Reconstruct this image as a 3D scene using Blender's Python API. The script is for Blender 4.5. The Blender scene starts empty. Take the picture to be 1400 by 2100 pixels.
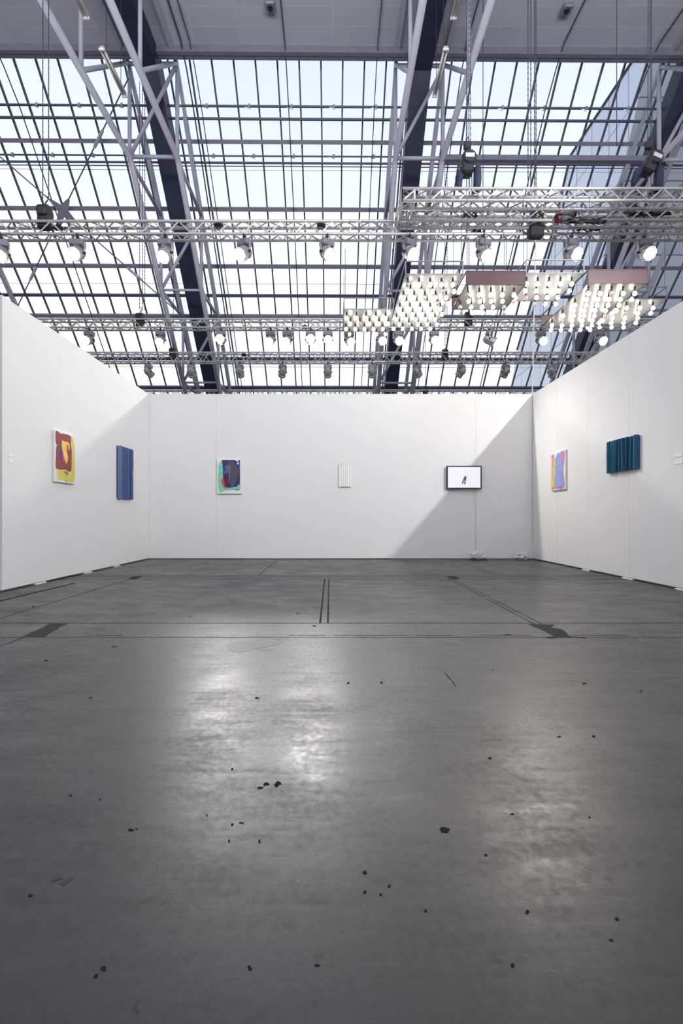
import bpy, math, random
from mathutils import Vector, Matrix, noise
random.seed(7)
V = Vector
sc = bpy.context.scene
COL = sc.collection

# ------------------------------------------------------------------ camera, world, exposure
F, PX, PY, EYE = 910.0, 682.0, 1062.0, 0.875          # focal length in pixels of 1400x2100, vanishing point, eye height
cam = bpy.data.cameras.new('camera'); cam.sensor_width = 36; cam.sensor_fit = 'AUTO'
cam.lens = F / 2100 * 36; cam.shift_x = (700 - PX) / 2100; cam.shift_y = (PY - 1050) / 2100
cam.clip_end = 300
co = bpy.data.objects.new('camera', cam); COL.objects.link(co)
co.location = (0, 0, EYE); co.rotation_euler = (math.pi / 2, 0, 0); sc.camera = co
sc.view_settings.view_transform = 'Standard'; sc.view_settings.look = 'None'
sc.view_settings.gamma = 1; sc.view_settings.use_curve_mapping = False
sc.view_settings.exposure = 0.0
try:
    sc.cycles.use_denoising = True
    sc.cycles.max_bounces = 8; sc.cycles.diffuse_bounces = 4; sc.cycles.transparent_max_bounces = 12
    sc.cycles.caustics_reflective = False; sc.cycles.caustics_refractive = False
except Exception:
    pass
SKY = 1.12
SPOT_W = 1.0
UP_W = 4300
w = bpy.data.worlds.new('sky'); sc.world = w; w.use_nodes = True
nt = w.node_tree; nt.nodes.clear()
tc = nt.nodes.new('ShaderNodeTexCoord'); sx = nt.nodes.new('ShaderNodeSeparateXYZ')
rp_ = nt.nodes.new('ShaderNodeValToRGB'); bg = nt.nodes.new('ShaderNodeBackground'); wo = nt.nodes.new('ShaderNodeOutputWorld')
nt.links.new(tc.outputs['Generated'], sx.inputs[0]); nt.links.new(sx.outputs['Z'], rp_.inputs[0])
el = rp_.color_ramp.elements
el[0].position = 0.0; el[0].color = (.30, .30, .31, 1)
el[1].position = .78; el[1].color = (.70, .79, 1.0, 1)
for p, c in ((.02, (.95, .96, 1.0, 1)), (.45, (.96, .98, 1.04, 1)), (.62, (.86, .91, 1.05, 1))):
    e = el.new(p); e.color = c
nt.links.new(rp_.outputs[0], bg.inputs[0]); bg.inputs[1].default_value = SKY
nt.links.new(bg.outputs[0], wo.inputs[0])

def area_light(name, loc, target, sx, sy, power, col=(1, 1, 1)):
    L_ = bpy.data.lights.new(name, 'AREA'); L_.shape = 'RECTANGLE'; L_.size = sx; L_.size_y = sy; L_.energy = power; L_.color = col
    o = bpy.data.objects.new(name, L_); COL.objects.link(o); o.location = loc
    o.rotation_euler = (V(target) - V(loc)).to_track_quat('-Z', 'Y').to_euler(); return o
area_light('added_uplight', (0, -3.5, 6.6), (0, -1.9, 13.5), 22, 5, UP_W, (.98, .97, 1.0))      # added unseen uplight behind the viewer, brightens ceiling and roof steel

# ------------------------------------------------------------------ materials
def newmat(name):
    m = bpy.data.materials.new(name); m.use_nodes = True
    return m, m.node_tree, m.node_tree.nodes['Principled BSDF']
def mat(name, c, rough=.5, metal=0.0, spec=.5, var=.06, scale=6.0, bump=0.0, bscale=60.0):
    m, t, b = newmat(name)
    b.inputs['Roughness'].default_value = rough; b.inputs['Metallic'].default_value = metal
    b.inputs['Specular IOR Level'].default_value = spec
    co_ = t.nodes.new('ShaderNodeTexCoord'); n = t.nodes.new('ShaderNodeTexNoise'); n.inputs['Scale'].default_value = scale
    n.inputs['Detail'].default_value = 4
    t.links.new(co_.outputs['Object'], n.inputs['Vector'])
    r = t.nodes.new('ShaderNodeValToRGB')
    r.color_ramp.elements[0].position = .3; r.color_ramp.elements[1].position = .7
    r.color_ramp.elements[0].color = (*[x * (1 - var) for x in c], 1)
    r.color_ramp.elements[1].color = (*[min(1, x * (1 + var)) for x in c], 1)
    t.links.new(n.outputs['Fac'], r.inputs[0]); t.links.new(r.outputs[0], b.inputs['Base Color'])
    if bump:
        n2 = t.nodes.new('ShaderNodeTexNoise'); n2.inputs['Scale'].default_value = bscale
        t.links.new(co_.outputs['Object'], n2.inputs['Vector'])
        bp = t.nodes.new('ShaderNodeBump'); bp.inputs['Strength'].default_value = bump; bp.inputs['Distance'].default_value = .01
        t.links.new(n2.outputs['Fac'], bp.inputs['Height']); t.links.new(bp.outputs[0], b.inputs['Normal'])
    return m
def emit(name, c, s):
    m, t, b = newmat(name)
    b.inputs['Base Color'].default_value = (.8, .8, .8, 1)
    b.inputs['Emission Color'].default_value = (*c, 1); b.inputs['Emission Strength'].default_value = s
    return m
def srgb(r, g, b):
    f = lambda v: (v / 255 / 12.92) if v <= 10 else ((v / 255 + .055) / 1.055) ** 2.4
    return (f(r), f(g), f(b))

M = {}
M['wall'] = mat('white_wall_board', (.80, .80, .80), .75, spec=.25, var=.012, scale=2.0, bump=.03, bscale=250)
M['seam'] = mat('wall_core', (.45, .45, .45), .9)
M['steel'] = mat('lilac_painted_steel', (.40, .41, .50), .45, spec=.4, var=.06)
M['steel_light'] = mat('pale_painted_steel', (.52, .53, .61), .4, spec=.5, var=.05)
M['navy'] = mat('navy_painted_girder', (.026, .032, .066), .5, spec=.4, var=.15, scale=3)
M['bar'] = mat('dark_glazing_bar', (.045, .052, .085), .5, var=.15)
M['purlin'] = mat('grey_lilac_purlin', (.20, .20, .26), .5, var=.1)
M['purlin_dark'] = mat('dark_blue_purlin', (.07, .08, .13), .5, var=.1)
M['alu'] = mat('aluminium', (.70, .69, .68), .38, metal=.5, var=.08, scale=20)
M['grey_case'] = mat('grey_cast_housing', (.25, .26, .30), .45, metal=.3, var=.12, scale=15)
M['silver_case'] = mat('silver_housing', (.55, .55, .57), .35, metal=.6, var=.1, scale=15)
M['black'] = mat('black_plastic', (.016, .017, .022), .45, var=.2)
M['blackcloth'] = mat('dark_blue_canvas_bag', (.03, .036, .07), .85, var=.25, scale=12, bump=.4, bscale=40)
M['white'] = mat('white_plastic', (.78, .78, .78), .5, var=.02)
M['card'] = mat('white_card', (.86, .86, .86), .6, var=.01)
M['red'] = mat('maroon_panel', (.095, .047, .053), .35, var=.12, scale=4)
M['redhoist'] = mat('red_cap', (.13, .016, .022), .6)
M['tray'] = mat('white_satin_tray', (.42, .41, .39), .28, metal=.35, spec=.6, var=.03)
M['socket'] = mat('dark_lamp_socket', (.03, .028, .026), .5)
M['bulb'] = emit('lit_bulb', (1.0, .94, .86), 13.0)
M['bulb_off'] = mat('dim_bulb_glass', (.62, .50, .45), .15, spec=.6)
M['lens'] = emit('lit_lens', (1.0, .98, .95), 22.0)
M['lens_hot'] = emit('hot_lens', (1.0, .99, 1.0), 200.0)
M['lens_off'] = mat('unlit_lens', (.30, .31, .33), .12, spec=.7)
M['tube'] = mat('unlit_fluorescent_tube', (.82, .79, .72), .25)
M['batten'] = mat('cream_batten', (.48, .46, .43), .4)
M['stain'] = mat('dark_floor_stain', (.014, .013, .013), .9, spec=.15, var=.3, scale=30)
M['patch'] = mat('asphalt_joint_patch', (.020, .019, .020), .85, spec=.25, var=.3, scale=40)
M['smear'] = mat('damp_smear', (.018, .0175, .017), .42, var=.25, scale=20)
M['joint'] = mat('dirty_joint', (.018, .017, .017), .9, spec=.2, var=.3, scale=30)
M['purple'] = mat('purple_fleck', (.16, .13, .26), .5)
M['canvas'] = mat('white_canvas', (.80, .79, .77), .8, var=.02, bump=.15, bscale=300)
M['plastic_bag'] = mat('white_plastic_wrap', (.60, .60, .61), .35, var=.08)
M['tv'] = mat('dark_tv_case', (.012, .013, .024), .5, spec=.2, var=.1)
M['screen'] = emit('lit_white_screen', (.93, .94, 1.0), .92); M['screen'].node_tree.nodes['Principled BSDF'].inputs['Base Color'].default_value = (.02, .02, .02, 1)
M['screen_blue'] = emit('lit_denim_on_screen', srgb(72, 80, 118), 1.0); M['screen_blue'].node_tree.nodes['Principled BSDF'].inputs['Base Color'].default_value = (.02, .02, .02, 1)
M['screen_dark'] = emit('lit_dark_denim_on_screen', srgb(46, 52, 84), 1.0); M['screen_dark'].node_tree.nodes['Principled BSDF'].inputs['Base Color'].default_value = (.02, .02, .02, 1)
M['screen_grey'] = emit('lit_grey_line_on_screen', srgb(150, 152, 165), 1.0); M['screen_grey'].node_tree.nodes['Principled BSDF'].inputs['Base Color'].default_value = (.02, .02, .02, 1)
M['cable'] = mat('dark_cable', (.05, .055, .085), .5)
M['cable_white'] = mat('white_cord', (.74, .74, .73), .5)
M['pink_plate'] = mat('plate', (.60, .55, .58), .4)
_paint = {}
def paint(r, g, b):
    k = (r, g, b)
    if k not in _paint:
        _paint[k] = mat('paint_%d_%d_%d' % k, srgb(r, g, b), .42, var=.10, scale=14, bump=.35, bscale=45)
    return _paint[k]

def glass():
    m = bpy.data.materials.new('roof_glass'); m.use_nodes = True; t = m.node_tree; t.nodes.clear()
    o = t.nodes.new('ShaderNodeOutputMaterial'); mx = t.nodes.new('ShaderNodeMixShader')
    tr = t.nodes.new('ShaderNodeBsdfTransparent'); tr.inputs[0].default_value = (.975, .985, .99, 1)
    gl = t.nodes.new('ShaderNodeBsdfGlossy'); gl.inputs['Roughness'].default_value = .04
    lw = t.nodes.new('ShaderNodeLayerWeight'); lw.inputs[0].default_value = .12
    ml = t.nodes.new('ShaderNodeMath'); ml.operation = 'MULTIPLY'; ml.inputs[1].default_value = .6
    t.links.new(lw.outputs['Fresnel'], ml.inputs[0]); t.links.new(ml.outputs[0], mx.inputs[0])
    t.links.new(tr.outputs[0], mx.inputs[1]); t.links.new(gl.outputs[0], mx.inputs[2]); t.links.new(mx.outputs[0], o.inputs[0])
    return m
M['glass'] = glass()
def translucent():
    m = bpy.data.materials.new('milky_sheet'); m.use_nodes = True; t = m.node_tree; t.nodes.clear()
    o = t.nodes.new('ShaderNodeOutputMaterial'); mx = t.nodes.new('ShaderNodeMixShader'); mx.inputs[0].default_value = .2
    tr = t.nodes.new('ShaderNodeBsdfTransparent')
    b = t.nodes.new('ShaderNodeBsdfPrincipled'); b.inputs['Base Color'].default_value = (.55, .55, .54, 1); b.inputs['Roughness'].default_value = .2
    t.links.new(b.outputs[0], mx.inputs[1]); t.links.new(tr.outputs[0], mx.inputs[2]); t.links.new(mx.outputs[0], o.inputs[0])
    return m
M['milky'] = translucent()

def concrete():
    m, t, b = newmat('polished_concrete'); L = t.links.new; N = t.nodes.new
    c = N('ShaderNodeTexCoord')
    def ns(scale, detail, rough=.6, sc_=(1, 1, 1)):
        mp = N('ShaderNodeMapping'); mp.inputs['Scale'].default_value = sc_
        L(c.outputs['Object'], mp.inputs[0])
        n = N('ShaderNodeTexNoise'); n.inputs['Scale'].default_value = scale; n.inputs['Detail'].default_value = detail; n.inputs['Roughness'].default_value = rough
        L(mp.outputs[0], n.inputs['Vector']); return n
    big = ns(.55, 7, .62); mid = ns(2.6, 8, .65, (1, 1.6, 1)); fine = ns(38, 6, .7); streak = ns(5, 5, .6, (.6, 5, 1))
    r = N('ShaderNodeValToRGB'); e = r.color_ramp.elements
    e[0].position = .38; e[0].color = (.010, .0098, .0096, 1); e[1].position = .62; e[1].color = (.056, .053, .050, 1)
    a1 = N('ShaderNodeMix'); a1.data_type = 'FLOAT'; a1.inputs[0].default_value = .5
    L(big.outputs['Fac'], a1.inputs[2]); L(mid.outputs['Fac'], a1.inputs[3])
    a2 = N('ShaderNodeMix'); a2.data_type = 'FLOAT'; a2.inputs[0].default_value = .22
    L(a1.outputs[0], a2.inputs[2]); L(streak.outputs['Fac'], a2.inputs[3])
    a3 = N('ShaderNodeMix'); a3.data_type = 'FLOAT'; a3.inputs[0].default_value = .26
    L(a2.outputs[0], a3.inputs[2]); L(fine.outputs['Fac'], a3.inputs[3])
    L(a3.outputs[0], r.inputs[0])
    sp = ns(22, 3, .5); sr = N('ShaderNodeValToRGB'); sr.color_ramp.elements[0].position = .27; sr.color_ramp.elements[0].color = (.35, .34, .34, 1)
    sr.color_ramp.elements[1].position = .31; sr.color_ramp.elements[1].color = (1, 1, 1, 1)
    L(sp.outputs['Fac'], sr.inputs[0])
    mu = N('ShaderNodeMix'); mu.data_type = 'RGBA'; mu.blend_type = 'MULTIPLY'; mu.inputs[0].default_value = 1
    L(r.outputs[0], mu.inputs[6]); L(sr.outputs[0], mu.inputs[7]); L(mu.outputs[2], b.inputs['Base Color'])
    rr = N('ShaderNodeMapRange'); rr.inputs[1].default_value = .41; rr.inputs[2].default_value = .59; rr.inputs[3].default_value = .50; rr.inputs[4].default_value = .25
    L(a3.outputs[0], rr.inputs[0]); L(rr.outputs[0], b.inputs['Roughness'])
    b.inputs['IOR'].default_value = 1.55
    bp = N('ShaderNodeBump'); bp.inputs['Strength'].default_value = .16; bp.inputs['Distance'].default_value = .01
    L(a3.outputs[0], bp.inputs['Height']); L(bp.outputs[0], b.inputs['Normal'])
    return m
M['concrete'] = concrete()

def grid_mat(name, c1, mortar, bw, bh, ms, rough, metal, plane='XY'):
    m, t, b = newmat(name); L = t.links.new; N = t.nodes.new
    c = N('ShaderNodeTexCoord'); s = N('ShaderNodeSeparateXYZ'); k = N('ShaderNodeCombineXYZ')
    L(c.outputs['Object'], s.inputs[0]); L(s.outputs[plane[0]], k.inputs[0]); L(s.outputs[plane[1]], k.inputs[1])
    br = N('ShaderNodeTexBrick'); br.offset = 0; br.inputs['Scale'].default_value = 1
    br.inputs['Brick Width'].default_value = bw; br.inputs['Row Height'].default_value = bh
    br.inputs['Mortar Size'].default_value = ms; br.inputs['Mortar Smooth'].default_value = .2
    br.inputs['Color1'].default_value = (*c1, 1); br.inputs['Color2'].default_value = (*[x * .88 for x in c1], 1); br.inputs['Mortar'].default_value = (*mortar, 1)
    L(k.outputs[0], br.inputs['Vector']); L(br.outputs['Color'], b.inputs['Base Color'])
    b.inputs['Roughness'].default_value = rough; b.inputs['Metallic'].default_value = metal
    return m
M['ceiling'] = grid_mat('ceiling_panel', (.53, .535, .61), (.57, .575, .65), 1.2, .45, .012, .8, 0)
M['tower'] = grid_mat('tower_glass_facade', (.62, .68, .80), (.22, .26, .36), 2.1, 4.0, .05, .22, .55, 'YZ')

# ------------------------------------------------------------------ mesh helpers
class MB:
    def __init__(s): s.v = []; s.f = []; s.m = []
    def add(s, vs, fs, m=0):
        o = len(s.v); s.v += [tuple(x) for x in vs]; s.f += [tuple(i + o for i in f) for f in fs]; s.m += [m] * len(fs); return s
    def box(s, a, b, m=0):
        x0, y0, z0 = a; x1, y1, z1 = b
        vs = [(x0, y0, z0), (x1, y0, z0), (x1, y1, z0), (x0, y1, z0), (x0, y0, z1), (x1, y0, z1), (x1, y1, z1), (x0, y1, z1)]
        return s.add(vs, [(0, 3, 2, 1), (4, 5, 6, 7), (0, 1, 5, 4), (1, 2, 6, 5), (2, 3, 7, 6), (3, 0, 4, 7)], m)
    def cbox(s, c, d, R=None, m=0, bev=0.0):
        hx, hy, hz = d[0] / 2, d[1] / 2, d[2] / 2
        c = V(c)
        if not bev:
            vs = [V((i * hx, j * hy, k * hz)) for k in (-1, 1) for i, j in ((-1, -1), (1, -1), (1, 1), (-1, 1))]
            fs = [(0, 3, 2, 1), (4, 5, 6, 7), (0, 1, 5, 4), (1, 2, 6, 5), (2, 3, 7, 6), (3, 0, 4, 7)]
        else:
            p = [(-hx + bev, -hy), (hx - bev, -hy), (hx, -hy + bev), (hx, hy - bev), (hx - bev, hy), (-hx + bev, hy), (-hx, hy - bev), (-hx, -hy + bev)]
            q = [(x * (1 - bev / hx), y * (1 - bev / hy)) for x, y in p]
            vs = [V((x, y, -hz)) for x, y in q] + [V((x, y, -hz + bev)) for x, y in p] + [V((x, y, hz - bev)) for x, y in p] + [V((x, y, hz)) for x, y in q]
            fs = [tuple(range(7, -1, -1)), tuple(range(24, 32))]
            for r in range(3):
                fs += [(r * 8 + i, r * 8 + (i + 1) % 8, r * 8 + 8 + (i + 1) % 8, r * 8 + 8 + i) for i in range(8)]
        if R is not None: vs = [R @ x for x in vs]
        return s.add([c + x for x in vs], fs, m)
    @staticmethod
    def frame(d, up=(0, 0, 1)):
        d = V(d).normalized(); u = V(up)
        if abs(d.dot(u)) > .98: u = V((0, 1, 0)) if abs(d.y) < .9 else V((1, 0, 0))
        a = d.cross(u).normalized(); return d, a, a.cross(d).normalized()
    def bar(s, p, q, wd, ht, up=(0, 0, 1), m=0):
        p, q = V(p), V(q); d, a, b = s.frame(q - p, up); a = a * wd / 2; b = b * ht / 2
        vs = [p - a - b, p + a - b, p + a + b, p - a + b, q - a - b, q + a - b, q + a + b, q - a + b]
        return s.add(vs, [(3, 2, 1, 0), (4, 5, 6, 7), (0, 1, 5, 4), (1, 2, 6, 5), (2, 3, 7, 6), (3, 0, 4, 7)], m)
    def rings(s, rings, m=0, cap=True, closed=False):
        n = len(rings[0]); vs = [x for r in rings for x in r]; fs = []
        k = len(rings)
        for j in range(k if closed else k - 1):
            j2 = (j + 1) % k
            fs += [(j * n + i, j * n + (i + 1) % n, j2 * n + (i + 1) % n, j2 * n + i) for i in range(n)]
        if cap and not closed: fs += [tuple(range(n - 1, -1, -1)), tuple(range((k - 1) * n, k * n))]
        return s.add(vs, fs, m)
    def tube(s, pts, r, n=8, m=0, up=(0, 0, 1), closed=False):
        pts = [V(p) for p in pts]; R = []
        for i, p in enumerate(pts):
            a = pts[i - 1] if (i > 0 or closed) else p; b = pts[(i + 1) % len(pts)] if (i < len(pts) - 1 or closed) else p
            d, u, v = s.frame(b - a, up); rr = r[i] if isinstance(r, (list, tuple)) else r
            R.append([p + (u * math.cos(t) + v * math.sin(t)) * rr for t in [2 * math.pi * k / n for k in range(n)]])
        return s.rings(R, m, True, closed)
    def lathe(s, prof, o=(0, 0, 0), ax=(0, 0, 1), n=12, m=0):
        d, u, v = s.frame(ax, (0, 1, 0) if abs(V(ax).normalized().y) < .9 else (0, 0, 1)); o = V(o)
        return s.rings([[o + d * h + (u * math.cos(t) + v * math.sin(t)) * max(r, 1e-4) for t in [2 * math.pi * (k + .5) / n for k in range(n)]] for r, h in prof], m)
    def poly(s, pts, nrm, depth, m=0, inset=0.0):
        """extrude a closed outline (3D points, one plane) by depth along nrm, the top inset to soften its edge"""
        n = len(pts); nv = V(nrm).normalized(); pts = [V(p) for p in pts]; c = sum(pts, V((0, 0, 0))) / n
        top = [p + nv * depth + (c - p).normalized() * inset for p in pts]
        mid = [p + nv * depth * .6 for p in pts] if inset else None
        rs = [pts] + ([mid] if mid else []) + [top]
        area = sum(((pts[i] - c).cross(pts[(i + 1) % n] - c) for i in range(n)), V((0, 0, 0)))
        if area.dot(nv) < 0: rs = [list(reversed(r)) for r in rs]
        return s.rings(rs, m)
    def build(s, name, mats, parent=None, org=None, smooth=False):
        if org is None:
            if parent is not None: org = parent['_o']
            else:
                xs = list(zip(*s.v)); org = ((min(xs[0]) + max(xs[0])) / 2, (min(xs[1]) + max(xs[1])) / 2, min(xs[2]))
        me = bpy.data.meshes.new(name)
        me.from_pydata([(x - org[0], y - org[1], z - org[2]) for x, y, z in s.v], [], s.f)
        for m_ in (mats if isinstance(mats, (list, tuple)) else [mats]): me.materials.append(m_)
        me.polygons.foreach_set('material_index', s.m)
        if smooth: me.polygons.foreach_set('use_smooth', [True] * len(s.f))
        me.update()
        o = bpy.data.objects.new(name, me); COL.objects.link(o)
        if parent is None: o.location = org
        else: o.parent = parent
        o['_o'] = tuple(org)
        return o
def tag(o, label, cat, group=None, kind=None):
    o['label'] = label; o['category'] = cat
    if group: o['group'] = group
    if kind: o['kind'] = kind
    return o
def empty(name, loc):
    o = bpy.data.objects.new(name, None); COL.objects.link(o); o.location = loc; o['_o'] = tuple(loc); o.empty_display_size = .1
    return o
def copy_tree(o, parent=None):
    c = o.copy(); COL.objects.link(c)
    if parent is not None: c.parent = parent
    for ch in o.children: copy_tree(ch, c)
    return c
def structure(o, label=None):
    o['kind'] = 'structure'
    if label: o['label'] = label
    return o
def at(x, y, Y): return V(((x - PX) / F * Y, Y, EYE + (PY - y) / F * Y))
def ground(x, y, z=0.0):
    Y = F * EYE / (y - PY); return V(((x - PX) / F * Y, Y, z))
def smooth_closed(p, k=4):
    n = len(p); out = []
    for i in range(n):
        p0, p1, p2, p3 = [V((*p[(i + j) % n], 0)) for j in (-1, 0, 1, 2)]
        for a in range(k):
            t = a / k
            q = .5 * (2 * p1 + (p2 - p0) * t + (2 * p0 - 5 * p1 + 4 * p2 - p3) * t * t + (3 * p1 - p0 - 3 * p2 + p3) * t ** 3)
            out.append((q.x, q.y))
    return out

# ================================================================== SETTING
# ---- floor with its joints, patches and stains
fl = MB(); fl.box((-24, -14, -.25), (24, 24, 0), 0)
def strip(a, b, wd, m, z=.0006):
    a, b = V(a), V(b); d = (b - a).normalized(); s_ = V((-d.y, d.x, 0)) * wd / 2; n = max(2, int((b - a).length / .12)); L_, R_ = [], []
    for i in range(n + 1):
        p = a.lerp(b, i / n); j = 1 + .45 * noise.noise(p * 9)
        L_.append(p + s_ * j); R_.append(p - s_ * j)
    vs = [(p.x, p.y, z) for p in L_] + [(p.x, p.y, z) for p in R_]
    fl.add(vs, [(i, n + 1 + i, n + 2 + i, i + 1) for i in range(n)], m)
def blob(pts, m, z=.0008): fl.add([(p.x, p.y, z) for p in pts], [tuple(range(len(pts)))], m)
def spot_blob(x, y, wpx, hpx, m=4, jag=.4, n=14, z=.0008):
    pts = []; s_ = random.random() * 90
    for i in range(n):
        t = -2 * math.pi * i / n; j = 1 + jag * noise.noise(V((math.cos(t) * 1.7 + s_, math.sin(t) * 1.7, s_)))*1.6
        pts.append(ground(x + wpx / 2 * j * math.cos(t), y + hpx / 2 * j * math.sin(t)))
    blob(pts, m, z)
FM = [M['concrete'], M['joint'], M['patch'], M['smear'], M['stain'], M['purple']]
for y, wd in ((1278, .014), (1307, .012)):
    Y = F * EYE / (y - PY); strip((-6, Y, 0), (6, Y, 0), wd, 1)
Yd = F * EYE / (1303 - PY)
for x0, x1 in ((590, 605), (610, 668), (684, 835), (850, 930), (986, 1090), (1175, 1290), (180, 250)):
    strip(ground(x0, 1303), ground(x1, 1303), .012, 1, .0007)
for y, wd in ((1180, .03), (1188, .03)):
    Y = F * EYE / (y - PY); strip((-3.88, Y, 0), (4.2, Y, 0), wd, 1)
Y8, Y6, Y3, Y25 = [F * EYE / (y - PY) for y in (1180, 1187, 1278, 1307)]
strip((-3.88, 6.58, 0), (4.2, 6.58, 0), .24, 3, .0004)
strip((-.115, Y6, 0), (-.105, Y3, 0), .016, 1); strip((-.055, Y6, 0), (-.04, Y3, 0), .014, 1)
for X in (1.66, 1.72): strip((X, Y6, 0), (X, Y3 - .3, 0), .012, 1)
strip((-2.89, Y6, 0), (-2.89, Y3, 0), .016, 1); strip((-1.13, 9.38, 0), (-1.13, Y8, 0), .012, 1); strip((2.55, 9.3, 0), (2.5, Y8, 0), .015, 1)
strip((-3.45, 5.95, 0), (-3.5, 4.6, 0), .05, 1); strip((-2.26, Y25, 0), (-2.27, 2.2, 0), .012, 1)
blob([ground(*p) for p in reversed(((100, 1279), (139, 1279), (118, 1288), (120, 1290), (108, 1295), (102, 1299), (92, 1306), (62, 1306), (46, 1305), (64, 1297), (88, 1287)))], 2)
blob([ground(*p) for p in reversed(((1082, 1280), (1138, 1281), (1130, 1287), (1150, 1290), (1160, 1296), (1165, 1303), (1176, 1308), (1140, 1308), (1128, 1301), (1112, 1293)))], 2)
strip(ground(1165, 1306), ground(1200, 1308), .03, 1, .0009); strip(ground(1120, 1308), ground(1138, 1307), .04, 1, .0009)
blob([ground(*p) for p in reversed(((262, 1186), (275, 1182), (292, 1181), (285, 1186), (272, 1189)))], 2)
blob([ground(*p) for p in reversed(((912, 1183), (930, 1181), (944, 1186), (930, 1189)))], 2)
blob([ground(*p) for p in reversed(((462, 1326), (470, 1319), (492, 1315), (530, 1313), (552, 1316), (580, 1318), (556, 1325), (520, 1331), (498, 1338), (472, 1336)))], 3)
for a in ((912, 1702, 20, 11), (570, 1606, 13, 9), (567, 1612, 11, 5), (545, 1609, 14, 7), (534, 1616, 12, 4), (1004, 1555, 8, 5), (268, 1702, 12, 5), (280, 1700, 6, 2), (532, 1726, 5, 7),
          (748, 1790, 9, 6), (748, 1830, 7, 6), (780, 1835, 6, 5), (798, 1818, 5, 6), (1081, 1871, 8, 9), (1265, 1885, 8, 7), (1050, 1980, 9, 7), (196, 2002, 9, 8), (212, 1987, 12, 9),
          (527, 1432, 9, 4), (186, 1431, 8, 3), (782, 1400, 6, 4), (714, 1401, 6, 4), (1314, 1418, 6, 4), (1146, 1511, 8, 4), (1217, 1510, 9, 4), (996, 1754, 9, 5), (1050, 1670, 7, 4), (1208, 1677, 5, 4),
          (476, 1692, 5, 6), (495, 1688, 10, 4), (424, 1673, 3, 6), (470, 1725, 4, 8), (650, 1980, 12, 5), (512, 1985, 8, 10), (872, 1868, 6, 6), (62, 1837, 10, 5), (1253, 1928, 9, 5), (476, 1578, 5, 5),
          (68, 1244, 7, 3), (234, 1326, 12, 3), (95, 1355, 8, 4), (390, 1264, 10, 2), (610, 1258, 8, 2), (644, 1284, 8, 3), (1010, 1375, 4, 3), (1198, 1402, 10, 3), (1040, 1302, 16, 2), (205, 1640, 4, 4), (145, 1632, 5, 4)):
    spot_blob(*a)
spot_blob(923, 1397, 12, 6, 5); strip(ground(912, 1380), ground(935, 1408), .006, 1, .0009)
strip(ground(125, 1815), ground(148, 1800), .012, 3); strip(ground(105, 1805), ground(128, 1799), .01, 3)
floor = fl.build('floor', FM, org=(0, 0, 0)); structure(floor, 'worn polished grey concrete hall floor')

# ---- booth walls: white boards with hairline seams on a core
ZT, ZB = 3.5, .022
YB, XL, XR = 9.4, -3.9, 4.233
def wall(name, face, axis, cuts, thick, normal, label, gap=.003):
    mb = MB(); lo, hi = cuts[0], cuts[-1]; s_ = normal
    def bx(a, b, d0, d1, z0, z1, m):
        d0, d1 = sorted((face + s_ * d0, face + s_ * d1))
        if axis == 'X': mb.box((a, d0, z0), (b, d1, z1), m)
        else: mb.box((d0, a, z0), (d1, b, z1), m)
    bx(lo + .001, hi - .001, -thick, -.008, ZB + .002, ZT - .002, 1)
    for a, b in zip(cuts, cuts[1:]):
        bx(a + (gap / 2 if a != lo else 0), b - (gap / 2 if b != hi else 0), -.0085, 0, ZB, ZT, 0)
    bx(lo, hi, -thick - .004, -thick, ZB, ZT, 0)
    bx(lo, hi, -thick, -.0085, ZT - .002, ZT, 0)
    return structure(mb.build(name, [M['wall'], M['seam']]), label)
wall('wall_back', YB, 'X', [XL - .09, -2.47, 3.03, XR + .09], .09, -1, 'white panelled booth wall behind the screen and paintings')
wl = wall('wall_left', XL, 'Y', [5.27, 6.3, 7.34, 8.37, YB - .004], .09, 1, 'white booth wall with red and yellow painting', .0012)
wall('wall_right', XR, 'Y', [3.3, 4.3, 5.31, 6.34, 7.37, 8.39, YB - .004], .09, -1, 'white booth wall with the teal pleated work')
structure(MB().box((XL - .112, 5.235, ZB), (XL + .002, 5.268, ZT + .005)).build('trim_1', M['wall']), 'white end cap of the left booth wall')
structure(MB().box((XR - .006, YB - .013, .3), (XR + .0, YB - .001, ZT - .05)).build('trim_2', M['seam']), 'dark gap line in the right booth corner')
# shims under the walls
k = 0
for side, ys in (('left', (5.9, 7.05, 8.0)), ('right', (6.35, 7.4, 5.35))):
    for i, y in enumerate(ys):
        X = XL + .012 if side == 'left' else XR - .012
        mb = MB(); sgn = 1 if side == 'left' else -1
        mb.poly([(X - .04 * sgn, y - .11, 0.001), (X + .02 * sgn, y - .11, 0.001), (X + .0 * sgn, y - .11, .015), (X - .04 * sgn, y - .11, .019)], (0, 1, 0), .22)
        tag(mb.build('wall_wedge', M['alu']), 'pale foot wedge under the %s booth wall, %s from the camera' % (side, {'left': ('nearest', 'second', 'third'), 'right': ('second', 'third', 'nearest')}[side][i]), 'wedge', 'foot wedges under the booth walls')

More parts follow.
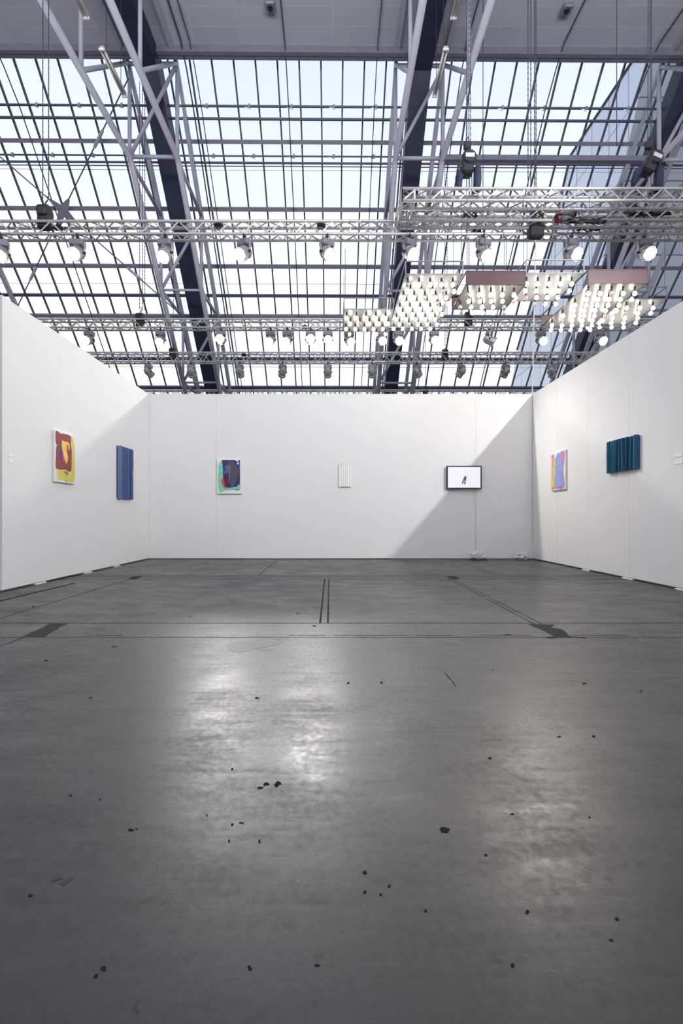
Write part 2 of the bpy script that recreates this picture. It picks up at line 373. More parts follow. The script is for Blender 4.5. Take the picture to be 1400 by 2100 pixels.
# ---- hall roof: horizontal ceiling, then the glazed slope falling away from the camera
TS, CG, ZC, YK = 1.12, 26.0, 12.456 + EYE, 12.0
YAW = .007
def rp(X, Y, Z): return V((X, Y + YAW * X, Z))
def slope(Y, c=CG): return c - TS * Y + EYE
ce = MB(); ce.add([rp(-24, -14, ZC), rp(24, -14, ZC), rp(24, YK - .1, ZC), rp(-24, YK - .1, ZC)] + [rp(-24, -14, ZC + .2), rp(24, -14, ZC + .2), rp(24, YK - .1, ZC + .2), rp(-24, YK - .1, ZC + .2)],
       [(0, 1, 2, 3), (7, 6, 5, 4), (0, 4, 5, 1), (1, 5, 6, 2), (2, 6, 7, 3), (3, 7, 4, 0)])
structure(ce.build('ceiling', M['ceiling'], org=(0, 0, 0)), 'flat grey panelled hall ceiling')
tb = MB(); tb.bar(rp(-24, 11.8, ZC - .1), rp(24, 11.8, ZC - .1), .2, .2); tb.bar(rp(-24, 11.72, ZC - .19), rp(24, 11.72, ZC - .19), .1, .05)
structure(tb.build('trim_3', M['purlin']), 'grey edge beam between ceiling and glazed slope')
structure(MB().box((-24, 20.4, 0), (24, 20.7, 4.3)).build('wall_far', M['wall']), 'low hall wall under the glazed slope')
structure(MB().box((-24, -14.3, 0), (24, -14, ZC)).build('wall_rear_added', M['wall']), 'unseen full height wall added behind the camera')  # closed up to the ceiling to keep rear light off the near floor

FRAMES = [-12.17, -4.9, 2.37, 9.64, 16.9]
YE = 20.3
def sl_pt(X, Y, c): return rp(X, Y, slope(Y, c))
NS = V((0, TS, 1)).normalized()
bays = [(-19.4, FRAMES[0]), (FRAMES[0], FRAMES[1]), (FRAMES[1], FRAMES[2]), (FRAMES[2], FRAMES[3]), (FRAMES[3], FRAMES[4])]
bname = ['', 'glazed slope at the far left', 'glazed slope with crossed tie rods', 'middle glazed slope between two dark girders', 'glazed slope showing the tower outside', 'glazed slope at the far right']
for i, (xa, xb) in enumerate(bays):
    wn = empty('window_%d' % (i + 1), rp((xa + xb) / 2, 15, slope(15, 26.3))); structure(wn, bname[i + 1])
    c = 26.36
    mb = MB(); a, b, c_, d = sl_pt(xa, YK, c), sl_pt(xb, YK, c), sl_pt(xb, YE, c), sl_pt(xa, YE, c); t = NS * .012
    mb.add([a, b, c_, d, a + t, b + t, c_ + t, d + t], [(0, 1, 2, 3), (7, 6, 5, 4), (0, 4, 5, 1), (1, 5, 6, 2), (2, 6, 7, 3), (3, 7, 4, 0)])
    mb.build('pane', M['glass'], wn)
    k0 = math.ceil((xa + .05 + .325) / .602); X = -.325 + .602 * k0
    while X < xb - .05:
        MB().bar(sl_pt(X, YK, 26.30), sl_pt(X, YE, 26.30), .042, .07, NS).build('glazing_bar', M['bar'], wn)
        X += .602
    for cy in (13.85, 16.0, 18.05):
        MB().bar(sl_pt(xa, cy, 26.345), sl_pt(xb, cy, 26.345), .012, .012, NS).build('lap_joint', M['alu'], wn)

# ---- the neighbouring glass tower seen through the slope
tw = empty('tower_building', (30, 38, 0))
poly = [(27.3, 30.9), (36.8, 30.9), (39.9, 26.4), (47.5, 18.8), (56, 0), (44, 0), (34.7, 14.7)]
mb = MB(); mb.rings([[(19.73, y, z) for y, z in poly], [(34, y, z) for y, z in poly]]); mb.build('facade', M['tower'], tw)
mb = MB(); mb.tube([(19.70, 27.3, 30.95), (19.70, 36.8, 30.95), (19.70, 39.9, 26.45), (19.70, 47.5, 18.85)], .09, 6); mb.build('roof_edge', M['purlin_dark'], tw)
tag(tw, 'pale blue glass tower with raking edge outside the glazed roof', 'building')

# ================================================================== ROOF STEEL
ords = ['first', 'second', 'third', 'fourth', 'fifth', 'sixth', 'seventh', 'eighth', 'ninth', 'tenth', 'eleventh', 'twelfth', 'thirteenth', 'fourteenth']
flab = ['navy steel roof frame mostly hidden beyond the left booth wall', 'navy box girder roof frame with lilac tubes left of the middle glazing',
        'navy box girder roof frame with lilac tubes rising behind the hanging bulb trays', 'navy box girder roof frame with lilac tubes nearest the glass tower', '']
ZL = 9.87 + EYE; CL = 23.5; YL = 12.17
for i, Xc in enumerate(FRAMES[:4]):
    fr = empty('roof_frame', (Xc, 20.2, 0)); tag(fr, flab[i], 'roof frame', 'steel roof frames across the hall')
    xa, xb = Xc - .65, Xc + .65
    g = MB()
    for dx, w_, h_ in ((0, .52, .5),):
        z0 = ZC - .02
        pts_t = [rp(Xc, 3.0, z0), rp(Xc, 12.05, z0), rp(Xc, YE - .05, slope(YE - .05, 26.1))]
        nrm = [V((0, 0, -1)), (V((0, 0, -1)) - NS).normalized(), -NS]
        R = []
        for p, n_ in zip(pts_t, nrm):
            k_ = h_ / max(.5, n_.dot(V((0, 0, -1))) if n_ is nrm[1] else 1)
            q = p + n_ * (h_ * (1.09 if n_ is nrm[1] else 1))
            R.append([p + V((-w_ / 2, 0, 0)), p + V((w_ / 2, 0, 0)), q + V((w_ / 2, 0, 0)), q + V((-w_ / 2, 0, 0))])
        g.rings(R)
    g.build('box_girder', M['navy'], fr)
    MB().box((Xc - .26, 20.0, 0), (Xc + .26, 20.38, slope(20.2, 26.0))).build('column', M['navy'], fr)
    def tb_(name, pts, r, m='steel', n=8, sq=False):
        mb = MB()
        if sq:
            for a, b in zip(pts, pts[1:]): mb.bar(a, b, r * 2, r * 2)
        else: mb.tube(pts, r, n, up=(1, 0, 0))
        return mb.build(name, M[m], fr, smooth=not sq)
    for X in (xa, xb):
        tb_('top_chord', [rp(X, 3.0, ZC - .12), rp(X, 12.09, ZC - .06), sl_pt(X, 12.85, 25.95)], .045, sq=True)
        tb_('roof_rail', [sl_pt(X, 12.8, 25.9), sl_pt(X, 20.1, 25.9)], .06, 'steel', sq=True)
        tb_('bottom_chord', [rp(X, 3.0, ZL), rp(X, YL, ZL), rp(X, YL + .12, ZL - .1), sl_pt(X, 19.6, CL)], .078, 'steel_light', 10)
        for Y in (9.83, 7.57, 5.3): tb_('post', [rp(X, Y, ZL), rp(X, Y, ZC - .1)], .05)
        tb_('post', [rp(X, YL, ZL), rp(X, YL, ZC - .15)], .055)
        for Y0, Y1 in ((9.83, 12.09), (7.57, 9.83), (5.3, 7.57)): tb_('diagonal', [rp(X, Y0, ZL), rp(X, Y1, ZC - .1)], .05)
        for Y in (14.4, 16.5, 18.6): tb_('post', [sl_pt(X, Y, CL), sl_pt(X, Y, 25.9)], .05)
        for Y0, Y1 in ((YL + .05, 14.4), (14.4, 16.5), (16.5, 18.6)): tb_('diagonal', [sl_pt(X, Y0, CL), sl_pt(X, Y1, 25.9)], .055)
    for p, q, r in ((rp(xa, YL, ZL), rp(xb, YL, ZL), .05), (rp(xa, 12.09, ZC - .12), rp(xb, 12.09, ZC - .12), .05), (rp(xb, 12.09, ZC - .15), rp(xa, YL, ZL), .05)):
        tb_('cross_tie', [p, q], r)
    for Y in (14.4, 16.5, 18.6):
        tb_('cross_tie', [sl_pt(xa, Y, CL), sl_pt(xb, Y, CL)], .04); tb_('cross_tie', [sl_pt(xb, Y, 25.85), sl_pt(xa, Y, CL)], .05)
    # fluorescent battens hung in the frame
    if i in (1, 2):
        for j, (Y0, Y1) in enumerate(((7.74, 8.8), (9.37, 10.43))):
            z = ZL + .03
            ft = empty('fluorescent_batten', (Xc + .02, (Y0 + Y1) / 2, z))
            tag(ft, 'twin tube fluorescent batten in the %s roof frame, %s' % (('left', 'right')[i - 1], ('cut by the top edge', 'whole in view')[j]), 'light fitting', 'fluorescent battens in the roof frames')
            x = Xc + .02
            MB().cbox((x, (Y0 + Y1) / 2, z + .05), (.09, Y1 - Y0, .06), bev=.01).build('housing', M['batten'], ft)
            for dx in (-.035, .035): MB().tube([(x + dx, Y0 + .03, z), (x + dx, Y1 - .03, z)], .016, 8).build('tube', M['tube'], ft, smooth=True)
            for yy in (Y0 + .01, Y1 - .01): MB().cbox((x, yy, z), (.12, .03, .05)).build('end_cap', M['white'], ft)
            for yy in (Y0 + .2, Y1 - .2): MB().tube([(x, yy, z + .05), (x, yy, ZC - .5)], .007, 5).build('suspension_rod', M['cable'], ft)

# purlins, pipes and ties running across the bays
def purl(y, wd, ht, m, label, c=26.0, xa=-19, xb=16.8, name='roof_purlin'):
    v = (PY - y) / F; Y = c / (v + TS)
    o = MB().bar(sl_pt(xa, Y, c), sl_pt(xb, Y, c), wd, ht, NS).build(name, M[m]); tag(o, label, 'purlin' if 'purlin' in name else 'pipe', 'long bars across the glazed slope'); return Y
for y, w_, h_, m, lab in ((292, .10, .13, 'purlin', 'wide grey purlin across the slope, highest of the wide ones'), (430, .11, .14, 'purlin', 'wide grey purlin just above the nearest lighting truss'),
                  (547, .11, .14, 'purlin', 'wide grey purlin crossing behind the maroon tray tops'), (649, .11, .14, 'purlin', 'wide grey purlin just above the second lighting truss'),
                  (736, .10, .12, 'purlin_dark', 'dark purlin seen through the third lighting truss'), (795, .10, .14, 'purlin_dark', 'dark purlin low on the slope above the back wall top'),
                  (607, .09, .10, 'purlin_dark', 'dark blue purlin between the two middle lighting trusses')):
    purl(y, w_, h_, m, lab)
for y, r, lab, cl in ((219, .03, 'thin dark vent rod with clamps, highest on the glazed slope', 1), (245, .035, 'plain dark pipe second highest on the glazed slope', 0),
                  (321, .022, 'thin vent rod with clamps below the highest wide purlin', 1), (335, .03, 'dark pipe just under the lower clamped vent rod', 0), (342, .014, 'thinnest wire line below the paired dark pipes', 0)):
    c = 25.9; Y = c / ((PY - y) / F + TS)
    e = empty('vent_rod' if cl else 'roof_pipe', sl_pt(0, Y, c)); tag(e, lab, 'pipe', 'long bars across the glazed slope')
    MB().tube([sl_pt(-19, Y, c), sl_pt(16.8, Y, c)], r, 6).build('rod', M['purlin_dark'], e)
    if cl:
        X = -9.6
        while X < 9:
            mb = MB(); p = sl_pt(X, Y, c); mb.cbox(p, (.06, .07, .09)); mb.tube([p + V((-.28, .0, .03)), p + V((.02, 0, -.06))], .014, 5); mb.build('clamp', M['silver_case'], e)
            X += 1.204
e = MB().bar(rp(FRAMES[2] + .65, YL, ZL), rp(FRAMES[3] - .65, YL, ZL), .12, .14).build('tie_beam', M['purlin']); tag(e, 'grey tie beam linking the two right roof frames at their bend', 'beam')
# conduits following ceiling and slope
for X, r, lab in ((-8.85, .016, 'thin dark conduit down the leftmost visible glazing bay'), (-3.95, .02, 'dark conduit close right of the left navy girder'), (-3.72, .014, 'thinner dark conduit right beside the left girder conduit'),
                  (-1.25, .016, 'thin dark conduit down the middle glazing bay'), (1.18, .014, 'thin dark conduit close left of the right navy girder'), (3.5, .016, 'thin dark conduit close right of the right navy girder'), (6.05, .016, 'thin dark conduit bending down the tower side glazing bay'),
                  (8.55, .016, 'thin dark conduit beside the frame nearest the tower')):
    o = MB().tube([rp(X, 3, ZC - .03), rp(X, 11.55, ZC - .04), rp(X, 12.0, ZC - .3), sl_pt(X, 12.6, 25.75), sl_pt(X, 20, 25.75)], r, 6, up=(1, 0, 0)).build('roof_conduit', M['cable']); tag(o, lab, 'conduit', 'conduits along the roof')
# crossed tie rods with turnbuckles in the left bay
xb_ = FRAMES[1] - .65; xa_ = FRAMES[0] + .65; cx_ = (xa_ + xb_) / 2; C5 = 25.5
tr = empty('tie_rod_cross', sl_pt(cx_, 14.1, C5)); tag(tr, 'crossed steel tie rods with star plate in the left glazing bay', 'tie rods')
ctr = sl_pt(cx_, 14.1, C5)
mb = MB()
ends = [sl_pt(xb_, 12.1, C5), sl_pt(xb_, 16.15, C5), sl_pt(xa_, 12.1, C5), sl_pt(xa_, 16.15, C5)]
dirs = [(e_ - ctr).normalized() for e_ in ends]
star = []
for d in (dirs[0], dirs[1], dirs[3], dirs[2]):
    s_ = d.cross(NS).normalized(); star += [ctr + d * .42 + s_ * .03, ctr + d * .42 - s_ * .03, ctr + d * .12 - s_ * .11]
st = MB(); st.rings([[p for p in star], [p + NS * .03 for p in star]]); st.build('star_plate', M['purlin'], tr)
for d, e_ in zip(dirs, ends):
    L_ = (e_ - ctr).length
    MB().tube([ctr + d * .4, e_], .018, 6).build('rod', M['purlin_dark'], tr)
    t0 = L_ * .58
    MB().tube([ctr + d * (t0 - .28), ctr + d * (t0 - .26), ctr + d * (t0 - .2), ctr + d * (t0 + .2), ctr + d * (t0 + .26), ctr + d * (t0 + .28)], [.02, .04, .045, .045, .04, .02], 8).build('turnbuckle', M['steel'], tr)
# small boxes on the ceiling
for x, y, lab in ((554, 8, 'small grey speaker box on the ceiling above the middle bay'), (1162, 14, 'small grey speaker box on the ceiling above the tower bay')):
    Y = (ZC - EYE) / ((PY - y) / F); p = V(((x - PX) / F * Y, Y, ZC))
    e = empty('ceiling_speaker', p); tag(e, lab, 'speaker', 'ceiling speaker boxes')
    MB().cbox(p + V((0, 0, -.05)), (.24, .24, .1), bev=.02).build('housing', M['grey_case'], e); MB().lathe([(.07, 0), (.06, .02), (.0, .02)], p + V((0, 0, -.1)), (0, 0, -1), 12).build('cone', M['black'], e)

# ================================================================== LIGHTING TRUSSES
def truss_run(root, p, q, h, d, prefix=''):
    """four chords and zigzag lacing between two ends; h vertical, d deep sideways"""
    p, q = V(p), V(q); ax = (q - p).normalized(); side = V((-ax.y, ax.x, 0)).normalized() * d; up = V((0, 0, h)); L_ = (q - p).length
    cs = [V((0, 0, 0)), side, up, side + up]
    for c in cs: MB().tube([p + c, q + c], .026, 8).build('chord', M['alu'], root, smooth=True)
    n = max(2, round(L_ / .24)); n += n % 2
    for a, b, ph in ((0, 2, 0), (1, 3, 1), (0, 1, 1), (2, 3, 0)):
        mb = MB()
        for i in range(n):
            s0, s1 = (cs[a], cs[b]) if (i + ph) % 2 == 0 else (cs[b], cs[a])
            mb.tube([p + ax * L_ * i / n + s0, p + ax * L_ * (i + 1) / n + s1], .0125, 5)
        mb.build('lacing', M['alu'], root)
    for t in (0, L_):
        mb = MB(); r = p + ax * t
        mb.tube([r, r + side], .02, 6); mb.tube([r + up, r + up + side], .02, 6); mb.tube([r, r + up], .02, 6); mb.tube([r + side, r + side + up], .02, 6)
        mb.build('end_frame', M['alu'], root)
ZTR = 5.28 + EYE
TR = {}
for nm, Y, xa, xb, zb, h, lab in (('t1', 8.25, -9.3, 9.3, ZTR, .235, 'long aluminium lighting truss, nearest of those crossing the whole hall'),
                              ('t3', 12.25, -9.6, 9.6, ZTR - .02, .23, 'long aluminium lighting truss just below the wide grey purlin'),
                              ('t4', 14.7, -11, 10.5, ZTR - .1, .30, 'long aluminium lighting truss carrying the unlit rear spotlights'),
                              ('t5', 17.55, -12, 12, .2775 * 17.55 + EYE, .19, 'aluminium lighting truss seen just over the back wall top')):
    e = empty('lighting_truss', (0, Y, zb)); tag(e, lab, 'truss', 'long lighting trusses')
    truss_run(e, (xa, Y, zb), (xb, Y, zb), h, .2); TR[nm] = (Y, zb, h)
e = empty('truss_rectangle', (4.2, 7.44, ZTR + .03)); tag(e, 'rectangular aluminium truss carrying the hanging bulb trays', 'truss')
for p, q in (((1.17, 7.44), (7.6, 7.44)), ((1.17, 7.93), (7.6, 7.93))): truss_run(e, (*p, ZTR + .04), (*q, ZTR + .04), .2, .2)
truss_run(e, (1.17, 7.44, ZTR + .04), (1.17, 8.13, ZTR + .04), .2, -.2); truss_run(e, (7.6, 7.44, ZTR + .04), (7.6, 8.13, ZTR + .04), .2, .2)

# ================================================================== SPOTLIGHTS
def make_spot():
    r = empty('stage_spotlight', (0, 0, 0))
    mb = MB(); mb.tube([(0, .03 * math.cos(t), .03 * math.sin(t) + .0) for t in [math.pi * (-.25 + 1.5 * i / 8) for i in range(9)]], .012, 6, up=(1, 0, 0))
    mb.tube([(0, 0, -.025), (0, 0, -.10)], .012, 6); mb.cbox((0, 0, -.035), (.05, .05, .03)); mb.build('clamp', M['black'], r)
    mb = MB(); mb.cbox((0, 0, -.155), (.25, .16, .12), bev=.015)
    for i in range(6): mb.cbox((-.1 + .04 * i, 0, -.155), (.012, .17, .10))
    mb.build('ballast_box', M['grey_case'], r)
    mb = MB(); mb.bar((-.13, 0, -.12), (-.13, 0, -.33), .012, .035, (0, 1, 0)); mb.bar((.13, 0, -.12), (.13, 0, -.33), .012, .035, (0, 1, 0)); mb.bar((-.13, 0, -.215), (.13, 0, -.215), .03, .012)
    mb.build('yoke', M['silver_case'], r)
    hd = MB(); n = 8
    hd.lathe([(.045, .16), (.075, .15), (.10, .10), (.112, .02), (.115, -.08), (.128, -.085), (.130, -.16), (.122, -.165), (.116, -.13), (.09, -.128)], (0, 0, 0), (0, 1, 0), n)
    for yy in (.07, .04, .01): hd.lathe([(.09, yy - .006), (.122, yy - .006), (.122, yy + .006), (.09, yy + .006)], (0, 0, 0), (0, 1, 0), n)
    hd.cbox((0, .05, .115), (.05, .14, .03)); 
    h = hd.build('head', M['silver_case'], r, org=(0, 0, 0)); h.location = (0, 0, -.325)
    ln = MB(); ln.lathe([(.098, -.128), (.098, -.134), (.07, -.140), (.0, -.143)], (0, 0, 0), (0, 1, 0), n)
    l = ln.build('lens', M['lens'], h, org=(0, 0, 0))
    mb = MB()
    for a in (.125, -.125): mb.lathe([(.022, -.008), (.022, .02), (.012, .026)], (a, 0, 0), (math.copysign(1, a), 0, 0), 8)
    mb.build('tilt_knob', M['black'], h, org=(0, 0, 0))
    return r
proto = make_spot()
lens_off = None
def child(o, n):
    for c in o.children:
        if c.name.split('.')[0] == n: return c
        x = child(c, n)
        if x: return x
first_used = [False]
def place_spot(x, y, pan, tilt, truss, label, grp, lens='lens', power=0, cone=70, X=None, cas=None, blend=.6, rad=.09):
    """pan turns the head from facing the viewer to the picture right; tilt lowers it"""
    Y, zb, h = TR[truss]; Y = Y + .1
    r = copy_tree(proto)
    xx = (x - PX) / F * Y if X is None else X
    r.location = (xx, Y - .1, zb - .027); r.rotation_euler = (0, 0, math.radians(pan))
    hd = child(r, 'head'); hd.rotation_euler = (math.radians(tilt), 0, 0)
    ln = child(r, 'lens')
    if lens != 'lens' or cas:
        if lens != 'lens':
            key = 'lens_mesh_' + lens
            if key not in M:
                me = ln.data.copy(); me.materials.clear(); me.materials.append(M[lens]); M[key] = me
            ln.data = M[key]
    tag(r, label, 'spotlight', grp)
    if power:
        L_ = bpy.data.lights.new('spot_beam', 'SPOT'); L_.energy = power * SPOT_W; L_.spot_size = math.radians(cone); L_.spot_blend = blend; L_.shadow_soft_size = rad
        L_.color = (1, .98, .945)
        lo = bpy.data.objects.new('spot_beam', L_); COL.objects.link(lo); lo.parent = hd; lo.location = (0, -.19, 0); lo.rotation_euler = (math.radians(-90), 0, 0)
    return r
T1 = [(10, 28, 48), (165, 2, 38), (343, -8, 55), (503, -30, 40), (670, 30, 42), (837, 28, 40), (987, 20, 48), (1165, 22, 38), (1313, 6, 35)]
for i, (x, pan, tilt) in enumerate(T1):
    place_spot(x, 0, pan, tilt, 't1', 'lit silver spotlight under the nearest long truss, %s from the left' % ords[i], 'lit spotlights under the nearest truss')
T3 = [(187, -8, 25, 'lens'), (332, 5, 40, 'lens'), (455, 2, 12, 'lens_hot'), (556, -12, 35, 'lens'), (590, -14, 35, 'lens'), (637, 3, 12, 'lens_hot'), (672, 4, 20, 'lens'), (715, 24, 38, 'lens'), (780, 14, 30, 'lens'),
      (814, 12, 30, 'lens'), (888, 0, 25, 'lens'), (1000, 80, 30, 'lens'), (1105, 4, 30, 'lens'), (1225, 6, 30, 'lens')]
for i, (x, pan, tilt, l) in enumerate(T3):
    lab = 'lit spotlight under the second long truss, %s from the left' % ords[i]
    if l == 'lens_hot': lab = 'dazzling spotlight under second long truss, %s' % ('beside the left navy girder' if i == 2 else 'second left of the leftmost bulb tray')
    place_spot(x, 0, pan, tilt, 't3', lab, 'lit spotlights under the second truss', l)
T4 = [(307, 150), (394, 185), (493, 178), (580, 200), (672, 182), (762, 176), (854, 140), (944, 215), (1034, 190), (1128, 150)]
for i, (x, pan) in enumerate(T4):
    place_spot(x, 0, pan, 32, 't4', 'unlit grey spotlight under the rearmost spotlight truss, %s from the left' % ords[i], 'unlit spotlights under the rear truss', 'lens_off')

# lamps: those behind the back wall that graze the side walls, and the added unseen row above the viewer that lights the booth
def real_spot(name, loc, target, power, cone, blend=.5, rad=.1, col=(1, .98, .95)):
    L_ = bpy.data.lights.new(name, 'SPOT'); L_.energy = power * SPOT_W; L_.spot_size = math.radians(cone); L_.spot_blend = blend; L_.shadow_soft_size = rad; L_.color = col
    o = bpy.data.objects.new(name, L_); COL.objects.link(o); o.location = loc
    o.rotation_euler = (V(target) - V(loc)).to_track_quat('-Z', 'Y').to_euler()
    return o
# added unseen truss and lamps brighten the booth; rightmost follows the back wall's shadow edge
e = empty('lighting_truss', (0, 2.6, ZTR)); tag(e, 'added unseen lighting truss overhead in front of the booth', 'truss', 'long lighting trusses')
truss_run(e, (-6.5, 2.6, ZTR), (7.5, 2.6, ZTR), .235, .2); TR['t0'] = (2.6, ZTR, .235)
for i, (X, tx, ty, tz, pw, cone) in enumerate(((-4.6, -3.6, 9.4, 1.6, 0, 60), (-2.2, -2.4, 9.4, 1.6, 220, 75), (.4, -.2, 9.4, 1.6, 160, 75), (2.9, 1.9, 9.4, 1.6, 60, 95), (-1.0, 4.2, 6.4, 1.4, 20, 80), (1.4, -3.9, 6.4, 1.4, 30, 80), (6.3, -.6, 9.4, 1.9, 1480, 85))):
    d = V((tx - X, ty - 2.6, tz - (ZTR - .35))); pan = math.degrees(math.atan2(d.x, -d.y)); tilt = math.degrees(math.atan2(-d.z, math.hypot(d.x, d.y)))
    place_spot(0, 0, pan, tilt, 't0', 'unseen spotlight on the added overhead front truss, %s from the left' % ords[i], 'unseen spotlights on the added front truss', power=pw, cone=cone, X=X, blend=1.0 if X < 5 else .4, rad=.09 if X < 5 else .06)
# beams of lit truss fixtures behind the back wall
real_spot('spot_beam', at(455, 726, 12.6), (-.3, 3.0, 0), 760, 75, blend=.9, rad=.16)
real_spot('spot_beam', at(637, 726, 12.6), (.1, 3.0, 0), 640, 105, blend=1, rad=.13)
real_spot('spot_beam', at(800, 720, 12.2), (.3, 3.0, 0), 90, 80, blend=.9, rad=.14)
for o_ in [proto]:
    def rm(o):
        for c in list(o.children): rm(c)
        bpy.data.objects.remove(o)
    rm(o_)

# ================================================================== HANGING BULB TRAYS
CS = 4.08                                                                # the trays' height above the eye
Zu, Zl_ = CS + EYE, .949 * CS + EYE; HT = .055 * CS
trays = [('pale opaque bulb tray, leftmost and smallest in the hanging cluster', .052, .295, 2.13, 2.38, 'u', 'tray', 5, 4),
         ('long milky bulb tray between leftmost tray and left maroon tray', .297, .538, 1.825, 2.31, 'u', 'milky', 5, 9),
         ('maroon sided bulb tray, left one of the two maroon trays', .541, .786, 1.807, 2.02, 'l', 'tray', 5, 4),
         ('short milky bulb tray between the two maroon trays', .789, 1.03, 1.816, 2.045, 'u', 'milky', 5, 4),
         ('long maroon sided bulb tray, right one of the two maroon trays', 1.033, 1.277, 1.797, 2.20, 'l', 'tray', 5, 8),
         ('milky bulb tray at the right, above the booth wall top', 1.28, 1.53, 2.03, 2.29, 'u', 'milky', 4, 5)]
sock_me = MB().lathe([(.016, 0), (.017, -.03), (.017, -.075), (.012, -.08)], n=8).build('socket', M['socket'], org=(0, 0, 0))
bulb_mb = MB().lathe([(.013, -.072), (.018, -.082), (.030, -.097), (.036, -.115), (.031, -.135), (.018, -.147), (.001, -.151)], n=10)
bulb_me = bulb_mb.build('bulb', M['bulb'], org=(0, 0, 0), smooth=True); off_me = bulb_mb.build('bulb', M['bulb_off'], org=(0, 0, 0), smooth=True)
for lab, x0, x1, y0, y1, lv, m, nc, nr in trays:
    x0, x1, y0, y1 = [v * CS for v in (x0 + .003, x1 - .003, y0, y1)]
    zb = Zu if lv == 'u' else Zl_
    e = empty('bulb_tray', ((x0 + x1) / 2, (y0 + y1) / 2, zb)); tag(e, lab, 'light fitting', 'hanging bulb trays'); zt = zb + HT
    MB().box((x0 + .004, y0 + .004, zb), (x1 - .004, y1 - .004, zb + .012)).build('sheet', M[m], e)
    fm = MB(); t = .012
    for z in (zb + t / 2, zt):
        for p, q in (((x0, y0), (x1, y0)), ((x1, y0), (x1, y1)), ((x1, y1), (x0, y1)), ((x0, y1), (x0, y0))): fm.bar((*p, z), (*q, z), .016, .016)
    for x in (x0, x1):
        for y in (y0, y1): fm.bar((x, y, zb), (x, y, zt), .016, .016)
    fm.build('frame', M['grey_case'] if lv == 'u' else M['red'], e)
    if lv == 'l':
        for p, q in (((x0, y0 - .004), (x1, y0 + .008)), ((x0, y1 - .008), (x1, y1 + .004))):
            MB().box((*p, zb - .004), (*q, zt + .008)).build('side_panel', M['red'], e)
    else:
        mb = MB(); mb.bar((x0, y1, zb), (x0, y1 - (y1 - y0) * .35, zt), .012, .012); mb.bar((x1, y1, zb), (x1, y1 - (y1 - y0) * .35, zt), .012, .012); mb.build('brace', M['alu'], e)
    for x in (x0 + .02, x1 - .02):
        for y in (y0 + .02, y1 - .02):
            MB().tube([(x, y, zt), (x, y, ZTR + (.04 if y < 8.2 else 0))], .004, 4).build('hanging_wire', M['cable'], e)
    for j in range(nr):
        for i in range(nc):
            sx_ = (i + .5 + (.22 if j % 2 else -.22)) / nc
            p = V((x0 + (x1 - x0) * sx_, y0 + (y1 - y0) * (j + .5) / nr, zb))
            s_ = sock_me.copy(); s_.name = 'socket'; COL.objects.link(s_); s_.parent = e; s_.location = p - V(e['_o'])
            b_ = (off_me if random.random() < .10 else bulb_me).copy(); b_.name = 'bulb'; COL.objects.link(b_); b_.parent = s_; b_.location = (0, 0, 0)
    beam = {'pale': (V((1.1, YB + .16, zb - .2)), V((4.2, 8.0, .4)), 560, 75, .04), 'shor': (V((3.7, 8.2, zb - .2)), V((1.1, 2.1, 0)), 330, 60, .4)}.get(lab[:4])
    if beam:                                                               # added spots stand in for bulb light on right wall and aisle floor
        lo = real_spot('added_tray_spot', beam[0], beam[1], beam[2], beam[3], 1.0, beam[4], (1, .93, .84))
        q_ = lo.location - V(e['_o']); lo.parent = e; lo.location = q_
for o in (sock_me, bulb_me, off_me): bpy.data.objects.remove(o)

# ================================================================== HOISTS, CHAINS, CABLES
def chain(mb, p, q, r=.014):
    p, q = V(p), V(q); L_ = (q - p).length; n = max(2, int(L_ / .05)); d = (q - p).normalized()
    _, a, b = MB.frame(d)
    for i in range(n):
        c0 = p + d * (L_ * i / n); c1 = p + d * (L_ * (i + 1.15) / n)
        mb.bar(c0, c1, r * 2 if i % 2 else r * .6, r * 2 if not i % 2 else r * .6)
def motor(x, y, truss, label, chains=((0, 0),), top=ZC - .3, size=1.0, Yo=.1, sling=True):
    Y = TR[truss][0] + Yo; zb, h = TR[truss][1], TR[truss][2]
    p = at(x, y, Y); e = empty('chain_motor', p); tag(e, label, 'chain motor', 'black chain motors on the trusses')
    mb = MB(); mb.cbox(p + V((0, 0, 0)), (.21 * size, .15, .26 * size), bev=.03); mb.lathe([(.11 * size, -.09), (.12 * size, -.05), (.12 * size, .05), (.11 * size, .09)], p + V((0, 0, .15 * size)), (1, 0, 0), 10)
    mb.build('body', M['black'], e)
    mb = MB(); mb.tube([p + V((.02, 0, .26 * size)), p + V((.02, 0, .32 * size)), p + V((.05, 0, .35 * size)), p + V((.055, 0, .40 * size)), p + V((.02, 0, .42 * size))], .012, 6); mb.tube([p + V((-.03, 0, .2 * size)), p + V((.03, 0, .34 * size))], .012, 6)
    mb.build('hook', M['black'], e)
    for dx, dy in chains:
        mb = MB(); chain(mb, p + V((dx + .02, dy, .36 * size)), (p.x + dx + .02, p.y + dy, top), .009); mb.build('chain', M['cable'], e)
motor(92, 455, 't1', 'black chain motor at the left end of the nearest truss', ((-.06, 0), (.05, 0)), size=1.15)
motor(1098, 470, 't1', 'black chain motor on nearest truss above the bulb trays', ((-.16, 0), (-.1, .02), (-.04, 0), (.0, .03)), size=1.3, Yo=-.11)
motor(287, 662, 't3', 'black chain motor on second truss left of the girder', ((-.03, 0), (.05, 0), (.1, .03)))
motor(960, 660, 't3', 'black chain motor on second truss right of long milky tray', ((0, 0),))
motor(354, 730, 't4', 'black chain motor on the rear spotlight truss at left', ((0, 0),))
motor(912, 733, 't4', 'black chain motor on the rear spotlight truss at right', ((-.02, 0), (.05, 0)))
motor(872, 806, 't5', 'black chain motor on the truss over the back wall', ((-.02, 0),))
